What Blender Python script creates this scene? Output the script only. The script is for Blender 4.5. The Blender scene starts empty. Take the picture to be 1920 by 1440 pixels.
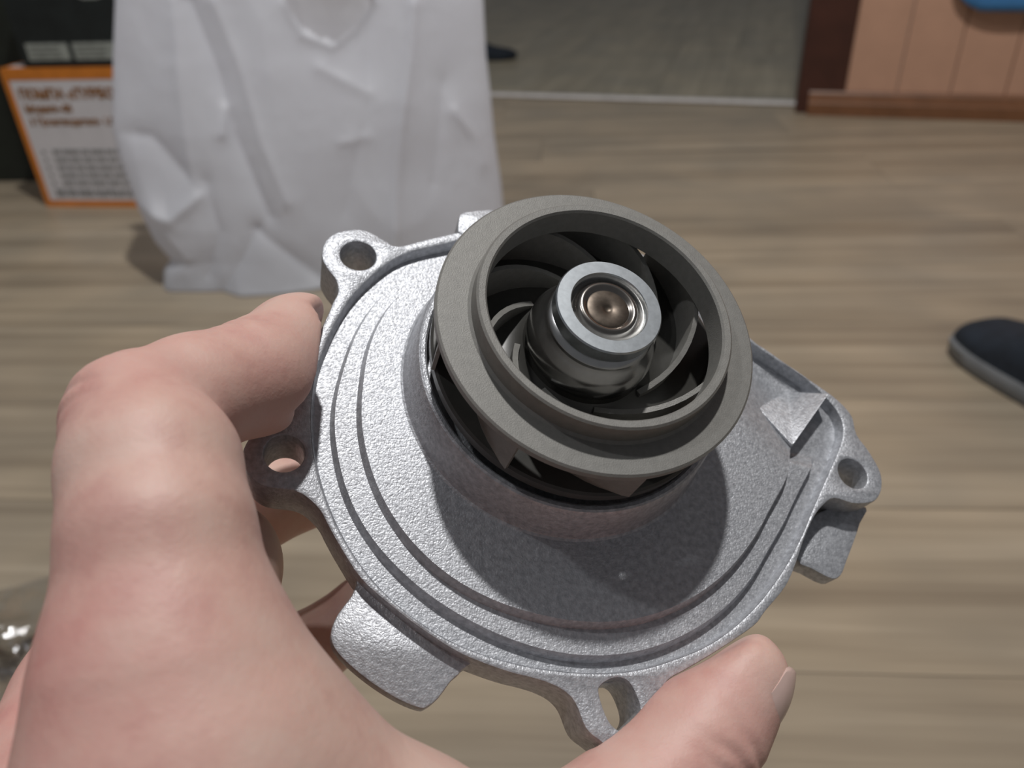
import bpy, bmesh, math, random
import numpy as np
from mathutils import Vector, Matrix

# ---------------------------------------------------------------- camera, light, exposure
scene = bpy.context.scene
COL = scene.collection
random.seed(4)
EYE = Vector((0.0, 0.0, 0.52))
UPC = np.array([-101 / 1500, -2413 / 1500, -1.0]); UPC /= np.linalg.norm(UPC)
FWD = np.array([0, 0, 1.0]); FWD -= UPC * (FWD @ UPC); FWD /= np.linalg.norm(FWD)
RGT = np.cross(FWD, UPC)
CW = np.array([RGT, FWD, UPC])                    # camera (x right, y down, z forward) to world
cam = bpy.data.cameras.new('camera'); cam_o = bpy.data.objects.new('camera', cam); COL.objects.link(cam_o)
cx_, cy_, cz_ = CW @ [1, 0, 0], CW @ [0, -1, 0], CW @ [0, 0, -1]
cam_o.matrix_world = Matrix(((cx_[0], cy_[0], cz_[0], EYE.x), (cx_[1], cy_[1], cz_[1], EYE.y),
                             (cx_[2], cy_[2], cz_[2], EYE.z), (0, 0, 0, 1)))
cam.sensor_fit = 'HORIZONTAL'; cam.sensor_width = 36.0; cam.lens = 36.0 * 1500 / 1920
cam.clip_start = 0.01; cam.clip_end = 50
cam.dof.use_dof = True; cam.dof.focus_distance = 0.145; cam.dof.aperture_fstop = 17.5
scene.camera = cam_o
vs = scene.view_settings
vs.view_transform = 'Standard'; vs.look = 'None'; vs.gamma = 1.0; vs.exposure = -0.12
try: vs.use_curve_mapping = False
except Exception: pass
world = bpy.data.worlds.new('room_light'); scene.world = world; world.use_nodes = True
wb = world.node_tree.nodes['Background']
wb.inputs[0].default_value = (0.92, 0.94, 1.0, 1); wb.inputs[1].default_value = 0.12

def point_lamp(name, loc, watts, radius, colour):
    l = bpy.data.lights.new(name, 'POINT'); l.energy = watts; l.shadow_soft_size = radius; l.color = colour
    o = bpy.data.objects.new(name, l); o.location = loc; COL.objects.link(o); return o
point_lamp('ceiling_lamp', (0.196, 0.433, 2.40), 130, 0.045, (1.0, 0.982, 0.962))
point_lamp('second_ceiling_lamp', (-0.84, 0.08, 2.40), 26, 0.05, (0.97, 0.98, 1.0))

# ---------------------------------------------------------------- helpers
def tag(o, label, cat=None, group=None, kind=None):
    if label: o['label'] = label
    if cat: o['category'] = cat
    if group: o['group'] = group
    if kind: o['kind'] = kind
    return o
def empty(name, loc=(0, 0, 0), rz=0.0):
    o = bpy.data.objects.new(name, None); COL.objects.link(o)
    o.location = loc; o.rotation_euler = (0, 0, rz); o.empty_display_size = 0.02; return o
def mesh_obj(name, me, mat=None, parent=None, smooth=None):
    o = bpy.data.objects.new(name, me); COL.objects.link(o)
    if parent is not None: o.parent = parent
    if mat is not None:
        me.materials.clear(); me.materials.append(mat)
    if smooth is not None:
        me.polygons.foreach_set('use_smooth', [True] * len(me.polygons))
        if smooth < 179: me.set_sharp_from_angle(angle=math.radians(smooth))
    return o
def from_data(name, verts, faces, mat=None, parent=None, smooth=None):
    me = bpy.data.meshes.new(name); me.from_pydata([tuple(v) for v in verts], [], faces); me.update()
    return mesh_obj(name, me, mat, parent, smooth)
def bm_obj(name, bm, mat=None, parent=None, smooth=None):
    me = bpy.data.meshes.new(name); bmesh.ops.recalc_face_normals(bm, faces=bm.faces[:]); bm.to_mesh(me); bm.free()
    return mesh_obj(name, me, mat, parent, smooth)
def add_box(bm, lo, hi, bevel=0.0):
    r = bmesh.ops.create_cube(bm, size=1.0)
    c = [(a + b) / 2 for a, b in zip(lo, hi)]; s = [b - a for a, b in zip(lo, hi)]
    for v in r['verts']: v.co = Vector((c[0] + v.co.x * s[0], c[1] + v.co.y * s[1], c[2] + v.co.z * s[2]))
    if bevel > 0:
        es = list({e for v in r['verts'] for e in v.link_edges})
        bmesh.ops.bevel(bm, geom=es, offset=bevel, segments=2, affect='EDGES', profile=0.5)
def box(name, lo, hi, mat, parent=None, bevel=0.0, smooth=None):
    bm = bmesh.new(); add_box(bm, lo, hi, bevel); return bm_obj(name, bm, mat, parent, smooth)
def lathe_data(profile, n=96, closed=False):
    vs_, fs = [], []
    for r, z in profile:
        for i in range(n):
            a = 2 * math.pi * i / n; vs_.append((r * math.cos(a), r * math.sin(a), z))
    m = len(profile)
    for j in range(m if closed else m - 1):
        k = (j + 1) % m
        for i in range(n):
            i2 = (i + 1) % n; fs.append((j * n + i, j * n + i2, k * n + i2, k * n + i))
    return vs_, fs
def lathe(name, profile, mat, parent, n=96, closed=False, smooth=35):
    v, f = lathe_data([(r * 0.001, z * 0.001) for r, z in profile], n, closed)
    o = from_data(name, v, f, mat, parent, smooth)
    bm = bmesh.new(); bm.from_mesh(o.data); bmesh.ops.remove_doubles(bm, verts=bm.verts[:], dist=1e-6)
    bmesh.ops.recalc_face_normals(bm, faces=bm.faces[:]); bm.to_mesh(o.data); bm.free()
    o.data.set_sharp_from_angle(angle=math.radians(smooth)); return o
def catmull(P, k=4):
    P = np.array(P, float); n = len(P); out = []
    for i in range(n):
        p0, p1, p2, p3 = P[i - 1], P[i], P[(i + 1) % n], P[(i + 2) % n]
        for j in range(k):
            t = j / k
            out.append(0.5 * (2 * p1 + (p2 - p0) * t + (2 * p0 - 5 * p1 + 4 * p2 - p3) * t * t + (3 * p1 - p0 - 3 * p2 + p3) * t ** 3))
    return np.array(out)
def circle(c, r, n=40): return [(c[0] + r * math.cos(2 * math.pi * i / n), c[1] + r * math.sin(2 * math.pi * i / n)) for i in range(n)]
def prism_mesh(loops, z0, z1, bevel=0.35):
    """filled plate with holes, millimetres, returned as a mesh in metres"""
    cu = bpy.data.curves.new('outline', 'CURVE'); cu.dimensions = '2D'; cu.fill_mode = 'BOTH'
    for L in loops:
        s = cu.splines.new('POLY'); s.points.add(len(L) - 1)
        for p, q in zip(s.points, L): p.co = (q[0], q[1], 0, 1)
        s.use_cyclic_u = True
    cu.extrude = (z1 - z0) / 2 - bevel; cu.bevel_depth = bevel; cu.bevel_resolution = 1; cu.offset = -bevel
    o = bpy.data.objects.new('outline', cu); COL.objects.link(o)
    dg = bpy.context.evaluated_depsgraph_get(); me = bpy.data.meshes.new_from_object(o.evaluated_get(dg))
    bpy.data.objects.remove(o); bpy.data.curves.remove(cu)
    me.transform(Matrix.Scale(0.001, 4) @ Matrix.Translation((0, 0, (z0 + z1) / 2))); return me
def join_meshes(name, meshes, mat, parent, smooth=30):
    bm = bmesh.new()
    for m in meshes:
        bm.from_mesh(m); bpy.data.meshes.remove(m)
    bmesh.ops.remove_doubles(bm, verts=bm.verts[:], dist=2e-7)
    me = bpy.data.meshes.new(name); bm.to_mesh(me); bm.free()
    return mesh_obj(name, me, mat, parent, smooth)
def data_mesh(v, f):
    me = bpy.data.meshes.new('tmp'); me.from_pydata([tuple(map(float, x)) for x in v], [], f); me.update(); return me

# ---------------------------------------------------------------- materials
class Mat:
    def __init__(s, name):
        s.m = bpy.data.materials.new(name); s.m.use_nodes = True; s.nt = s.m.node_tree
        s.b = s.nt.nodes['Principled BSDF']; s.out = s.nt.nodes['Material Output']
    def n(s, t, **kw):
        x = s.nt.nodes.new(t)
        for k, v in kw.items(): setattr(x, k, v)
        return x
    def l(s, a, b): s.nt.links.new(a, b)
    def set(s, **kw):
        for k, v in kw.items():
            k = k.replace('_', ' ')
            for i in s.b.inputs:
                if i.name.lower() == k.lower():
                    i.default_value = (*v, 1) if isinstance(v, tuple) and len(v) == 3 and i.type == 'RGBA' else v
        return s
    def coords(s, scale=(1, 1, 1), rand=False):
        tc = s.n('ShaderNodeTexCoord'); mp = s.n('ShaderNodeMapping'); mp.inputs['Scale'].default_value = scale
        s.l(tc.outputs['Object'], mp.inputs['Vector'])
        if rand:
            oi = s.n('ShaderNodeObjectInfo'); cb = s.n('ShaderNodeCombineXYZ'); mu = s.n('ShaderNodeMath', operation='MULTIPLY')
            mu.inputs[1].default_value = 137.0; s.l(oi.outputs['Random'], mu.inputs[0])
            for i in range(3): s.l(mu.outputs[0], cb.inputs[i])
            s.l(cb.outputs[0], mp.inputs['Location'])
        return mp.outputs[0]
    def noise(s, co, scale, detail=3, rough=0.55, dist=0.0):
        x = s.n('ShaderNodeTexNoise'); x.inputs['Scale'].default_value = scale; x.inputs['Detail'].default_value = detail
        x.inputs['Roughness'].default_value = rough; x.inputs['Distortion'].default_value = dist
        s.l(co, x.inputs['Vector']); return x.outputs['Fac']
    def ramp(s, fac, stops):
        x = s.n('ShaderNodeValToRGB'); e = x.color_ramp.elements
        while len(e) < len(stops): e.new(0.5)
        for q, (p, c) in zip(e, stops): q.position = p; q.color = (*c, 1)
        s.l(fac, x.inputs[0]); return x.outputs[0]
    def bump(s, h, strength, dist, prev=None):
        x = s.n('ShaderNodeBump'); x.inputs['Strength'].default_value = strength; x.inputs['Distance'].default_value = dist
        s.l(h, x.inputs['Height'])
        if prev is not None: s.l(prev, x.inputs['Normal'])
        return x.outputs[0]
    def mix(s, fac, a, b):
        x = s.n('ShaderNodeMix', data_type='RGBA')
        for v, i in ((fac, 0), (a, 6), (b, 7)):
            if isinstance(v, (int, float)): x.inputs[i].default_value = v
            elif isinstance(v, tuple): x.inputs[i].default_value = (*v, 1)
            else: s.l(v, x.inputs[i])
        return x.outputs[2]
    def col(s, sock): s.l(sock, s.b.inputs['Base Color']); return s
    def nrm(s, sock): s.l(sock, s.b.inputs['Normal']); return s

def plain(name, c, rough=0.5, metal=0.0, var=0.12, scale=30.0, bump=0.0, **kw):
    m = Mat(name).set(Roughness=rough, Metallic=metal, **kw)
    co = m.coords(); f = m.noise(co, scale)
    m.col(m.ramp(f, [(0.3, tuple(x * (1 - var) for x in c)), (0.7, tuple(min(1, x * (1 + var)) for x in c))]))
    if bump: m.nrm(m.bump(m.noise(co, scale * 6), bump, 0.001))
    return m.m

def cast_alu():
    m = Mat('cast_aluminium').set(Metallic=0.5, Roughness=0.45)
    co = m.coords()
    f = m.noise(co, 900, 2); m.col(m.ramp(f, [(0.3, (0.36, 0.37, 0.395)), (0.7, (0.54, 0.555, 0.585))]))
    r = m.ramp(m.noise(co, 1700, 1), [(0.35, (0.38,) * 3), (0.7, (0.56,) * 3)]); m.l(r, m.b.inputs['Roughness'])
    v = m.n('ShaderNodeTexVoronoi'); v.inputs['Scale'].default_value = 2600; m.l(co, v.inputs['Vector'])
    b1 = m.bump(m.noise(co, 1700, 3, 0.6), 0.65, 0.00016); m.nrm(m.bump(v.outputs['Distance'], 0.4, 0.0001, b1)); return m.m
def wood(name, dark, mid, light):
    m = Mat(name).set(Roughness=0.42)
    co = m.coords((1.6, 42, 1), True); co2 = m.coords((5, 5, 1), True); co3 = m.coords((0.9, 14, 1), True)
    g = m.ramp(m.noise(co, 1.0, 5, 0.6, 0.4), [(0.28, dark), (0.5, mid), (0.74, light)])
    h = m.ramp(m.noise(co3, 1.0, 3, 0.5, 0.6), [(0.3, dark), (0.55, mid), (0.8, light)])
    c = m.mix(0.5, g, h)
    bl = m.ramp(m.noise(co2, 1.0, 2), [(0.35, (0.86, 0.87, 0.88)), (0.65, (1.07, 1.05, 1.02))])
    x = m.n('ShaderNodeMix', data_type='RGBA', blend_type='MULTIPLY'); x.inputs[0].default_value = 1.0
    m.l(c, x.inputs[6]); m.l(bl, x.inputs[7]); m.col(x.outputs[2])
    m.nrm(m.bump(m.noise(co, 2.0, 4), 0.15, 0.0006)); return m.m
def skin():
    m = Mat('skin').set(Roughness=0.52, Subsurface_Weight=0.18, Subsurface_Scale=0.003)
    m.b.inputs['Subsurface Radius'].default_value = (1.0, 0.35, 0.2)
    co = m.coords()
    base = m.ramp(m.noise(co, 85, 4, 0.6), [(0.32, (0.58, 0.35, 0.30)), (0.5, (0.665, 0.445, 0.375)), (0.7, (0.68, 0.50, 0.425))])
    at = m.n('ShaderNodeAttribute', attribute_name='redness')
    nm = m.n('ShaderNodeMath', operation='MULTIPLY'); m.l(at.outputs['Fac'], nm.inputs[0])
    m.l(m.ramp(m.noise(co, 160, 3), [(0.25, (0.55,) * 3), (0.7, (1.0,) * 3)]), nm.inputs[1])
    m.col(m.mix(nm.outputs[0], base, (0.56, 0.215, 0.20)))
    w = m.noise(m.coords((1, 1, 1)), 420, 4, 0.65); w2 = m.noise(co, 1500, 2)
    m.nrm(m.bump(w2, 0.16, 0.0002, m.bump(w, 0.22, 0.0005))); return m.m
def bag_plastic():
    m = Mat('white_bag_plastic').set(Roughness=0.42, Base_Color=(0.80, 0.80, 0.83))
    co = m.coords(); m.nrm(m.bump(m.noise(co, 22, 3, 0.5, 0.8), 0.22, 0.006))
    m.col(m.ramp(m.noise(co, 9, 3), [(0.3, (0.87, 0.88, 0.93)), (0.7, (0.92, 0.94, 0.99))]))
    t = m.n('ShaderNodeBsdfTranslucent'); t.inputs[0].default_value = (0.94, 0.95, 1.0, 1)
    mx = m.n('ShaderNodeMixShader'); mx.inputs[0].default_value = 0.5
    m.l(m.b.outputs[0], mx.inputs[1]); m.l(t.outputs[0], mx.inputs[2]); m.l(mx.outputs[0], m.out.inputs[0]); return m.m
def clear_film():
    m = Mat('clear_film'); nt = m.nt
    tr = m.n('ShaderNodeBsdfTransparent'); tr.inputs[0].default_value = (0.88, 0.89, 0.90, 1)
    gl = m.n('ShaderNodeBsdfGlossy'); gl.inputs['Roughness'].default_value = 0.12; gl.inputs[0].default_value = (0.95, 0.97, 1, 1)
    fr = m.n('ShaderNodeFresnel'); fr.inputs[0].default_value = 1.5
    bp = m.bump(m.noise(m.coords(), 60, 4), 0.7, 0.004); m.l(bp, gl.inputs['Normal']); m.l(bp, fr.inputs['Normal'])
    ad = m.n('ShaderNodeMath', operation='ADD'); ad.inputs[1].default_value = 0.10; m.l(fr.outputs[0], ad.inputs[0])
    mx = m.n('ShaderNodeMixShader'); m.l(ad.outputs[0], mx.inputs[0]); m.l(tr.outputs[0], mx.inputs[1]); m.l(gl.outputs[0], mx.inputs[2])
    m.l(mx.outputs[0], m.out.inputs[0]); return m.m

ALU = cast_alu()
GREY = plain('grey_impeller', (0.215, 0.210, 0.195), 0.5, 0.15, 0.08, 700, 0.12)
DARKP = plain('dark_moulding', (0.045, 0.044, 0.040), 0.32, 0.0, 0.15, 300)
CHROME = plain('bright_steel', (0.62, 0.66, 0.70), 0.16, 1.0, 0.06, 500)
ZINC = plain('brushed_zinc', (0.56, 0.60, 0.63), 0.36, 1.0, 0.10, 900)
SHAFT = plain('dark_steel', (0.26, 0.24, 0.22), 0.25, 1.0, 0.1, 400)
SHAFTEND = plain('turned_shaft_end', (0.105, 0.085, 0.068), 0.42, 0.8, 0.18, 900)
WOOD = wood('laminate_oak', (0.215, 0.170, 0.120), (0.385, 0.318, 0.232), (0.545, 0.460, 0.345))
WOOD2 = wood('laminate_oak_dimmed', (0.245, 0.215, 0.155), (0.325, 0.288, 0.212), (0.41, 0.365, 0.275))  # same laminate as WOOD, the next room's weaker light put into its colours
SKIN = skin()
NAIL = plain('nail', (0.62, 0.45, 0.40), 0.3, 0, 0.05, 200)
BAG = bag_plastic(); FILM = clear_film()
SALMON = plain('salmon_panel', (0.56, 0.325, 0.22), 0.55, 0, 0.06, 12)
BROWN = plain('brown_baseboard', (0.20, 0.088, 0.040), 0.4, 0, 0.15, 20)
JAMB = plain('dark_brown_frame', (0.062, 0.020, 0.012), 0.45, 0, 0.2, 14)
METAL = plain('threshold_metal', (0.74, 0.70, 0.67), 0.45, 0.15, 0.08, 25)
CARD = plain('white_card', (0.66, 0.64, 0.66), 0.5, 0, 0.05, 20)
ORANGE = plain('orange_print', (0.62, 0.20, 0.025), 0.5, 0, 0.12, 30)
PBROWN = plain('brown_print', (0.28, 0.12, 0.03), 0.55, 0, 0.1, 40)
PGREY = plain('grey_print', (0.30, 0.30, 0.30), 0.55, 0, 0.1, 40)
BLACKC = plain('black_card', (0.012, 0.016, 0.016), 0.45, 0, 0.3, 20)
LABELG = plain('pale_grey_print', (0.30, 0.32, 0.29), 0.5, 0, 0.15, 60)
LABELD = plain('mid_grey_print', (0.19, 0.20, 0.18), 0.5, 0, 0.1, 60)
DARKG = plain('dark_green_card', (0.012, 0.016, 0.011), 0.6, 0, 0.3, 20)
NAVY = plain('navy_fabric', (0.012, 0.018, 0.028), 0.85, 0, 0.3, 60, 0.3)
SOLE = plain('grey_sole', (0.20, 0.21, 0.22), 0.6, 0, 0.1, 40)
BLUE = plain('blue_fabric', (0.06, 0.24, 0.55), 0.6, 0, 0.1, 30)
PLASTER = plain('plaster', (0.55, 0.50, 0.46), 0.8, 0, 0.05, 10)

# ---------------------------------------------------------------- floor
A = math.radians(-4.5)
fl = empty('floor', (0, 0, 0), A); tag(fl, None, kind='structure')
box('subfloor', (-2.6, -1.0, -0.06), (2.8, 3.3, -0.009), plain('subfloor', (0.05, 0.04, 0.03)), fl)
PW, PL = 0.193, 1.285
plank_me = None
for i in range(-5, 17):
    off = ((i * 0.457) % 1.0) * PL
    for j in range(-3, 3):
        x0 = j * PL + off - 0.2
        if plank_me is None:
            p = box('plank', (0, 0, -0.008), (PL - 0.0006, PW - 0.0006, 0.0), WOOD, fl, 0.0005); plank_me = p.data
        else:
            p = bpy.data.objects.new('plank', plank_me); COL.objects.link(p); p.parent = fl
        p.location = (x0, i * PW + 0.03, 0)

# ---------------------------------------------------------------- wall with doorway
WA = math.radians(-17.8)
def wall_frame(name, kind='structure'):
    e = empty(name, (0.779, 2.172, 0), WA); e['kind'] = kind; return e
def wbox(name, s0, s1, t0, t1, z0, z1, mat, parent, bevel=0.0):      # s along the wall, t towards the room
    return box(name, (s0, -t1, z0), (s1, -t0, z1), mat, parent, bevel)
w1 = wall_frame('wall_right')
wbox('wall_core', 0.10, 2.2, -0.05, 0.058, 0, 2.5, PLASTER, w1)
pm = None
for k in range(17):
    s0 = 0.1125 + 0.1195 * k
    if pm is None:
        p = wbox('panel', 0, 0.1175, 0.058, 0.070, 0.0, 2.5, SALMON, w1, 0.0025); pm = p.data
    else:
        p = bpy.data.objects.new('panel', pm); COL.objects.link(p); p.parent = w1
    p.location.x = s0
w2 = wall_frame('wall_left')
wbox('wall_core', -2.8, -1.42, -0.05, 0.058, 0, 2.5, PLASTER, w2)
for k in range(11):
    p = bpy.data.objects.new('panel', pm); COL.objects.link(p); p.parent = w2; p.location.x = -1.543 - 0.1195 * k
w3 = wall_frame('wall_over_door'); wbox('lintel', -1.42, 0.10, -0.05, 0.058, 2.1, 2.5, SALMON, w3)
d1 = wall_frame('door_1')
for s0, s1 in ((0.0, 0.1), (-1.42, -1.32)):
    wbox('jamb', s0, s1, -0.05, 0.06, 0, 2.06, JAMB, d1, 0.002)
    wbox('architrave', s0 - (0 if s0 == 0 else 0.02), s1 + (0.012 if s0 == 0 else 0), 0.06, 0.076, 0, 2.06, JAMB, d1, 0.004)
wbox('head', -1.42, 0.10, -0.05, 0.076, 2.06, 2.16, JAMB, d1, 0.003)
def baseboard(name, s0, s1):
    o = wall_frame(name)
    prof = [(0.070, 0), (0.097, 0), (0.097, 0.030), (0.094, 0.034), (0.086, 0.038), (0.084, 0.050), (0.080, 0.056), (0.070, 0.056)]
    n = len(prof); v = [(s, -t, z) for s in (s0, s1) for t, z in prof]
    f = [tuple(range(n)), tuple(range(2 * n - 1, n - 1, -1))] + [(i, (i + 1) % n, n + (i + 1) % n, n + i) for i in range(n)]
    bm = bmesh.new(); me = data_mesh(v, f); bm.from_mesh(me); bm_obj('moulding', bm, BROWN, o, 30)
baseboard('baseboard_right', 0.028, 2.2); baseboard('baseboard_left', -2.8, -1.34)
t1 = wall_frame('trim_1')
bm = bmesh.new()
prof = [(-0.034, 0.002), (0.0, 0.002), (0.004, 0.004), (0.0, 0.0075), (-0.015, 0.0095), (-0.031, 0.0075), (-0.036, 0.004)]
for s0, s1 in ((-1.32, -0.2895), (-0.2885, 0.0)):
    n = len(prof); v = [(s, -t, z) for s in (s0, s1) for t, z in prof]
    f = [tuple(range(n)), tuple(range(2 * n - 1, n - 1, -1))] + [(i, (i + 1) % n, n + (i + 1) % n, n + i) for i in range(n)]
    me = data_mesh(v, f); b2 = bmesh.new(); b2.from_mesh(me); bm_obj('threshold_strip', b2, METAL, t1, 40)
# floor of the next room, boards running away from the doorway
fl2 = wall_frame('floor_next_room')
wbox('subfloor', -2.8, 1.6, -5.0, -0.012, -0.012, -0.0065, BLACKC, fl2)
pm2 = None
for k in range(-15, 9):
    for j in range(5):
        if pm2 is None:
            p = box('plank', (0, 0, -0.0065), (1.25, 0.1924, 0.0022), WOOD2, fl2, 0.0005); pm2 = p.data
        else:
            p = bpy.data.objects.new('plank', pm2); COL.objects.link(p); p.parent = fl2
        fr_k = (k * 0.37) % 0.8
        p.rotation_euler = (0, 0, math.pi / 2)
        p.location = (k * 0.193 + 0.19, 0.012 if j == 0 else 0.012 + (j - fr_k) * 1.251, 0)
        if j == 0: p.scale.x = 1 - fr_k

# ---------------------------------------------------------------- boxes on the left
def text_mesh(name, body, size, mat, parent, loc, bold=0.0, xs=1.0):
    cu = bpy.data.curves.new(name, 'FONT'); cu.body = body; cu.size = size; cu.offset = bold; cu.extrude = 0.0002
    o = bpy.data.objects.new(name, cu); COL.objects.link(o)
    dg = bpy.context.evaluated_depsgraph_get(); me = bpy.data.meshes.new_from_object(o.evaluated_get(dg)); bpy.data.objects.remove(o)
    me.transform(Matrix.Translation(loc) @ Matrix.Rotation(math.pi / 2, 4, 'X') @ Matrix.Diagonal((xs, 1, 1, 1)))
    return mesh_obj(name, me, mat, parent)
BA = math.radians(-7.8)
bx = empty('cardboard_box', (-0.931, 1.598, 0), BA)
tag(bx, 'white cardboard box with orange edges and printed text, on the floor under the black box', 'box')
BW, BH, BD = 0.42, 0.265, 0.26
box('carton', (0, 0, 0.0005), (BW, BD, BH), CARD, bx, 0.002)
e = 0.0008
for nm, lo, hi in (('orange_border', (-e, -e, BH - 0.020), (BW + e, BD, BH + e)), ('orange_border', (-e, -e, 0.0), (BW + e, BD, 0.013)),
                   ('orange_border', (-e, -e, 0.013), (0.011, BD, BH - 0.020)), ('orange_border', (BW - 0.011, -e, 0.013), (BW + e, BD, BH - 0.020))):
    box(nm, lo, hi, ORANGE, bx)
box('top_panel', (0.012, 0.010, BH), (BW - 0.012, BD - 0.012, BH + 0.0016), CARD, bx)
text_mesh('headline', 'ПОМПА «ТУРБО', 0.024, PBROWN, bx, (0.022, -0.001, 0.212), 0.0012, 1.02)
text_mesh('second_line', 'Модель-05', 0.019, PBROWN, bx, (0.024, -0.001, 0.187), 0.0008, 1.0)
text_mesh('third_line', '3 Производитель 1.0', 0.0185, PBROWN, bx, (0.026, -0.001, 0.163), 0.0006, 0.95)
rr = random.Random(8)
def print_row(name, z, h, x0, x1, mat):
    bm = bmesh.new(); x = x0
    while x < x1:
        wd = rr.uniform(0.012, 0.036); add_box(bm, (x, -0.0012, z), (min(x1, x + wd), -0.0006, z + h)); x += wd + 0.004
    o = bm_obj(name, bm, mat, bx); return o
for i in range(5): print_row('small_print', 0.108 - i * 0.0155, 0.0075, 0.052, 0.215, PGREY); print_row('bullet', 0.108 - i * 0.0155, 0.0065, 0.030, 0.036, PGREY)
print_row('small_print', 0.022, 0.006, 0.03, 0.20, PGREY); print_row('small_print', 0.031, 0.006, 0.03, 0.20, PGREY)

b2 = empty('black_box', (-0.931, 1.598, BH + 0.0017), BA)
tag(b2, 'black cardboard box with pale grey printed labels, stacked on the white and orange box', 'box')
box('carton', (0.050, 0.003, 0), (0.43, 0.225, 0.235), BLACKC, b2, 0.002)
bm = bmesh.new()
for x0, x1 in ((0.066, 0.148), (0.158, 0.238)):
    r_ = box('label_print', (x0, 0.0020, 0.012), (x1, 0.0032, 0.041), LABELG, b2, 0.0)
    for z in (0.017, 0.025, 0.033): box('label_line', (x0 + 0.006, 0.0014, z), (x1 - 0.018, 0.0022, z + 0.003), LABELD, r_)
bm.free()
sw = [(0.165, 0.140), (0.182, 0.122), (0.205, 0.112), (0.232, 0.112), (0.262, 0.122), (0.262, 0.140), (0.235, 0.132), (0.208, 0.130), (0.190, 0.138)]
from_data('printed_swoosh', [(x, 0.0022, z) for x, z in sw], [tuple(range(len(sw)))], LABELG, b2)
b3 = empty('dark_carton', (-1.33, 1.80, 0), math.radians(-4))
tag(b3, 'dark carton standing on the floor behind the white and orange box', 'box')
box('carton', (0, 0, 0.0005), (0.36, 0.34, 0.56), DARKG, b3, 0.003)
for x in (0.0, 0.18):
    box('lid_flap', (x + 0.002, 0.002, 0.56), (x + 0.178, 0.338, 0.563), BLACKC, b3, 0.0008)
box('packing_tape', (0.155, -0.0008, 0.40), (0.205, 0.0004, 0.56), BLACKC, b3)

# ---------------------------------------------------------------- white plastic bag
def vnoise(P, seed=0):                                             # cheap smooth value noise in 3-D
    rng = np.random.RandomState(seed); T = rng.rand(32, 32, 32)
    i = np.floor(P).astype(int); f = P - i; f = f * f * (3 - 2 * f); i %= 32; j = (i + 1) % 32
    a = lambda x, y, z: T[x[:, 0], y[:, 1], z[:, 2]]
    def L(p, q, t): return p + (q - p) * t
    return L(L(L(a(i, i, i), a(j, i, i), f[:, 0]), L(a(i, j, i), a(j, j, i), f[:, 0]), f[:, 1]),
             L(L(a(i, i, j), a(j, i, j), f[:, 0]), L(a(i, j, j), a(j, j, j), f[:, 0]), f[:, 1]), f[:, 2]) * 2 - 1
LEFT = [(-0.2773,-0.0008),(-0.2704,0.0281),(-0.2558,0.0435),(-0.2752,0.0739),(-0.2906,0.1311),(-0.2992,0.1935),(-0.3003,0.2385),(-0.2767,0.3373),(-0.2582,0.4045)]
RIGHT = [(0.2693,-0.0039),(0.2703,0.0391),(0.2716,0.0728),(0.2697,0.1225),(0.2636,0.1946),(0.2621,0.2561),(0.2593,0.3081),(0.2606,0.3796)]
CREASES = [   # polyline on the bag front, push towards the room, half width
    ([(-0.1540,0.3995),(-0.1328,0.3154),(-0.1194,0.2194),(-0.0889,0.1081)], -0.016, 0.016), ([(-0.1210,0.3979),(-0.0988,0.3135),(-0.0817,0.2094),(-0.0584,0.1299)], 0.010, 0.014),
    ([(0.1582,0.3845),(0.1453,0.3144),(0.1230,0.2267),(0.1053,0.1421),(0.0908,0.0279)], 0.020, 0.013), ([(0.1911,0.2752),(0.1634,0.1381)], -0.010, 0.02),
    ([(0.0996,0.3804),(0.0750,0.2448),(0.0247,0.1078)], -0.010, 0.03), ([(-0.2982,0.2346),(-0.2424,0.2273),(-0.2056,0.1795),(-0.1836,0.1508)], -0.014, 0.022),
    ([(-0.1844,0.1469),(-0.2346,0.1150),(-0.2781,0.1341)], 0.024, 0.018), ([(-0.2581,0.1168),(-0.2229,0.0533),(-0.2651,0.0066)], 0.008, 0.016),
    ([(-0.1100,0.0895),(-0.1421,0.0467),(-0.1797,-0.0007)], -0.012, 0.016), ([(-0.1100,0.0895),(-0.0594,0.0442),(-0.0222,0.0116)], -0.012, 0.014), ([(-0.1434,-0.0081),(-0.0336,-0.0089)], 0.022, 0.022),
    ([(-0.1735,0.1618),(-0.1670,0.0898),(-0.1954,0.0260)], -0.012, 0.014), ([(0.0122,0.3073),(0.0782,0.2706)], 0.008, 0.012),
    ([(0.0297,0.2059),(0.0708,0.2109)], 0.006, 0.008), ([(-0.1275,0.2608),(-0.1375,0.2281)], 0.012, 0.010), ([(-0.1759,0.4006),(-0.1858,0.2970),(-0.1931,0.1631)], 0.010, 0.018),
    ([(-0.0213,0.3897),(-0.0045,0.3508),(0.0354,0.3332),(0.0692,0.3540),(0.1005,0.3873)], 0.012, 0.010), ([(0.2040,0.2369),(0.2337,0.1965),(0.2432,0.1565)], 0.010, 0.010)]
def interp(P, z):
    zs = np.array([p[1] for p in P]); xs = np.array([p[0] for p in P]); o = np.argsort(zs); return np.interp(z, zs[o], xs[o])
def seg_dist(S, Z, pl):
    d = np.full(S.shape, 9.0)
    for (ax, az), (bx_, bz) in zip(pl[:-1], pl[1:]):
        ux, uz = bx_ - ax, bz - az; t = np.clip(((S - ax) * ux + (Z - az) * uz) / (ux * ux + uz * uz + 1e-12), 0, 1)
        d = np.minimum(d, np.hypot(S - ax - t * ux, Z - az - t * uz))
    return d
bag = empty('plastic_bag', (-0.27, 1.20, 0), math.radians(6)); tag(bag, 'crumpled white plastic carrier bag standing on the floor beside the boxes', 'bag')
NZ, NS = 110, 170
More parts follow.
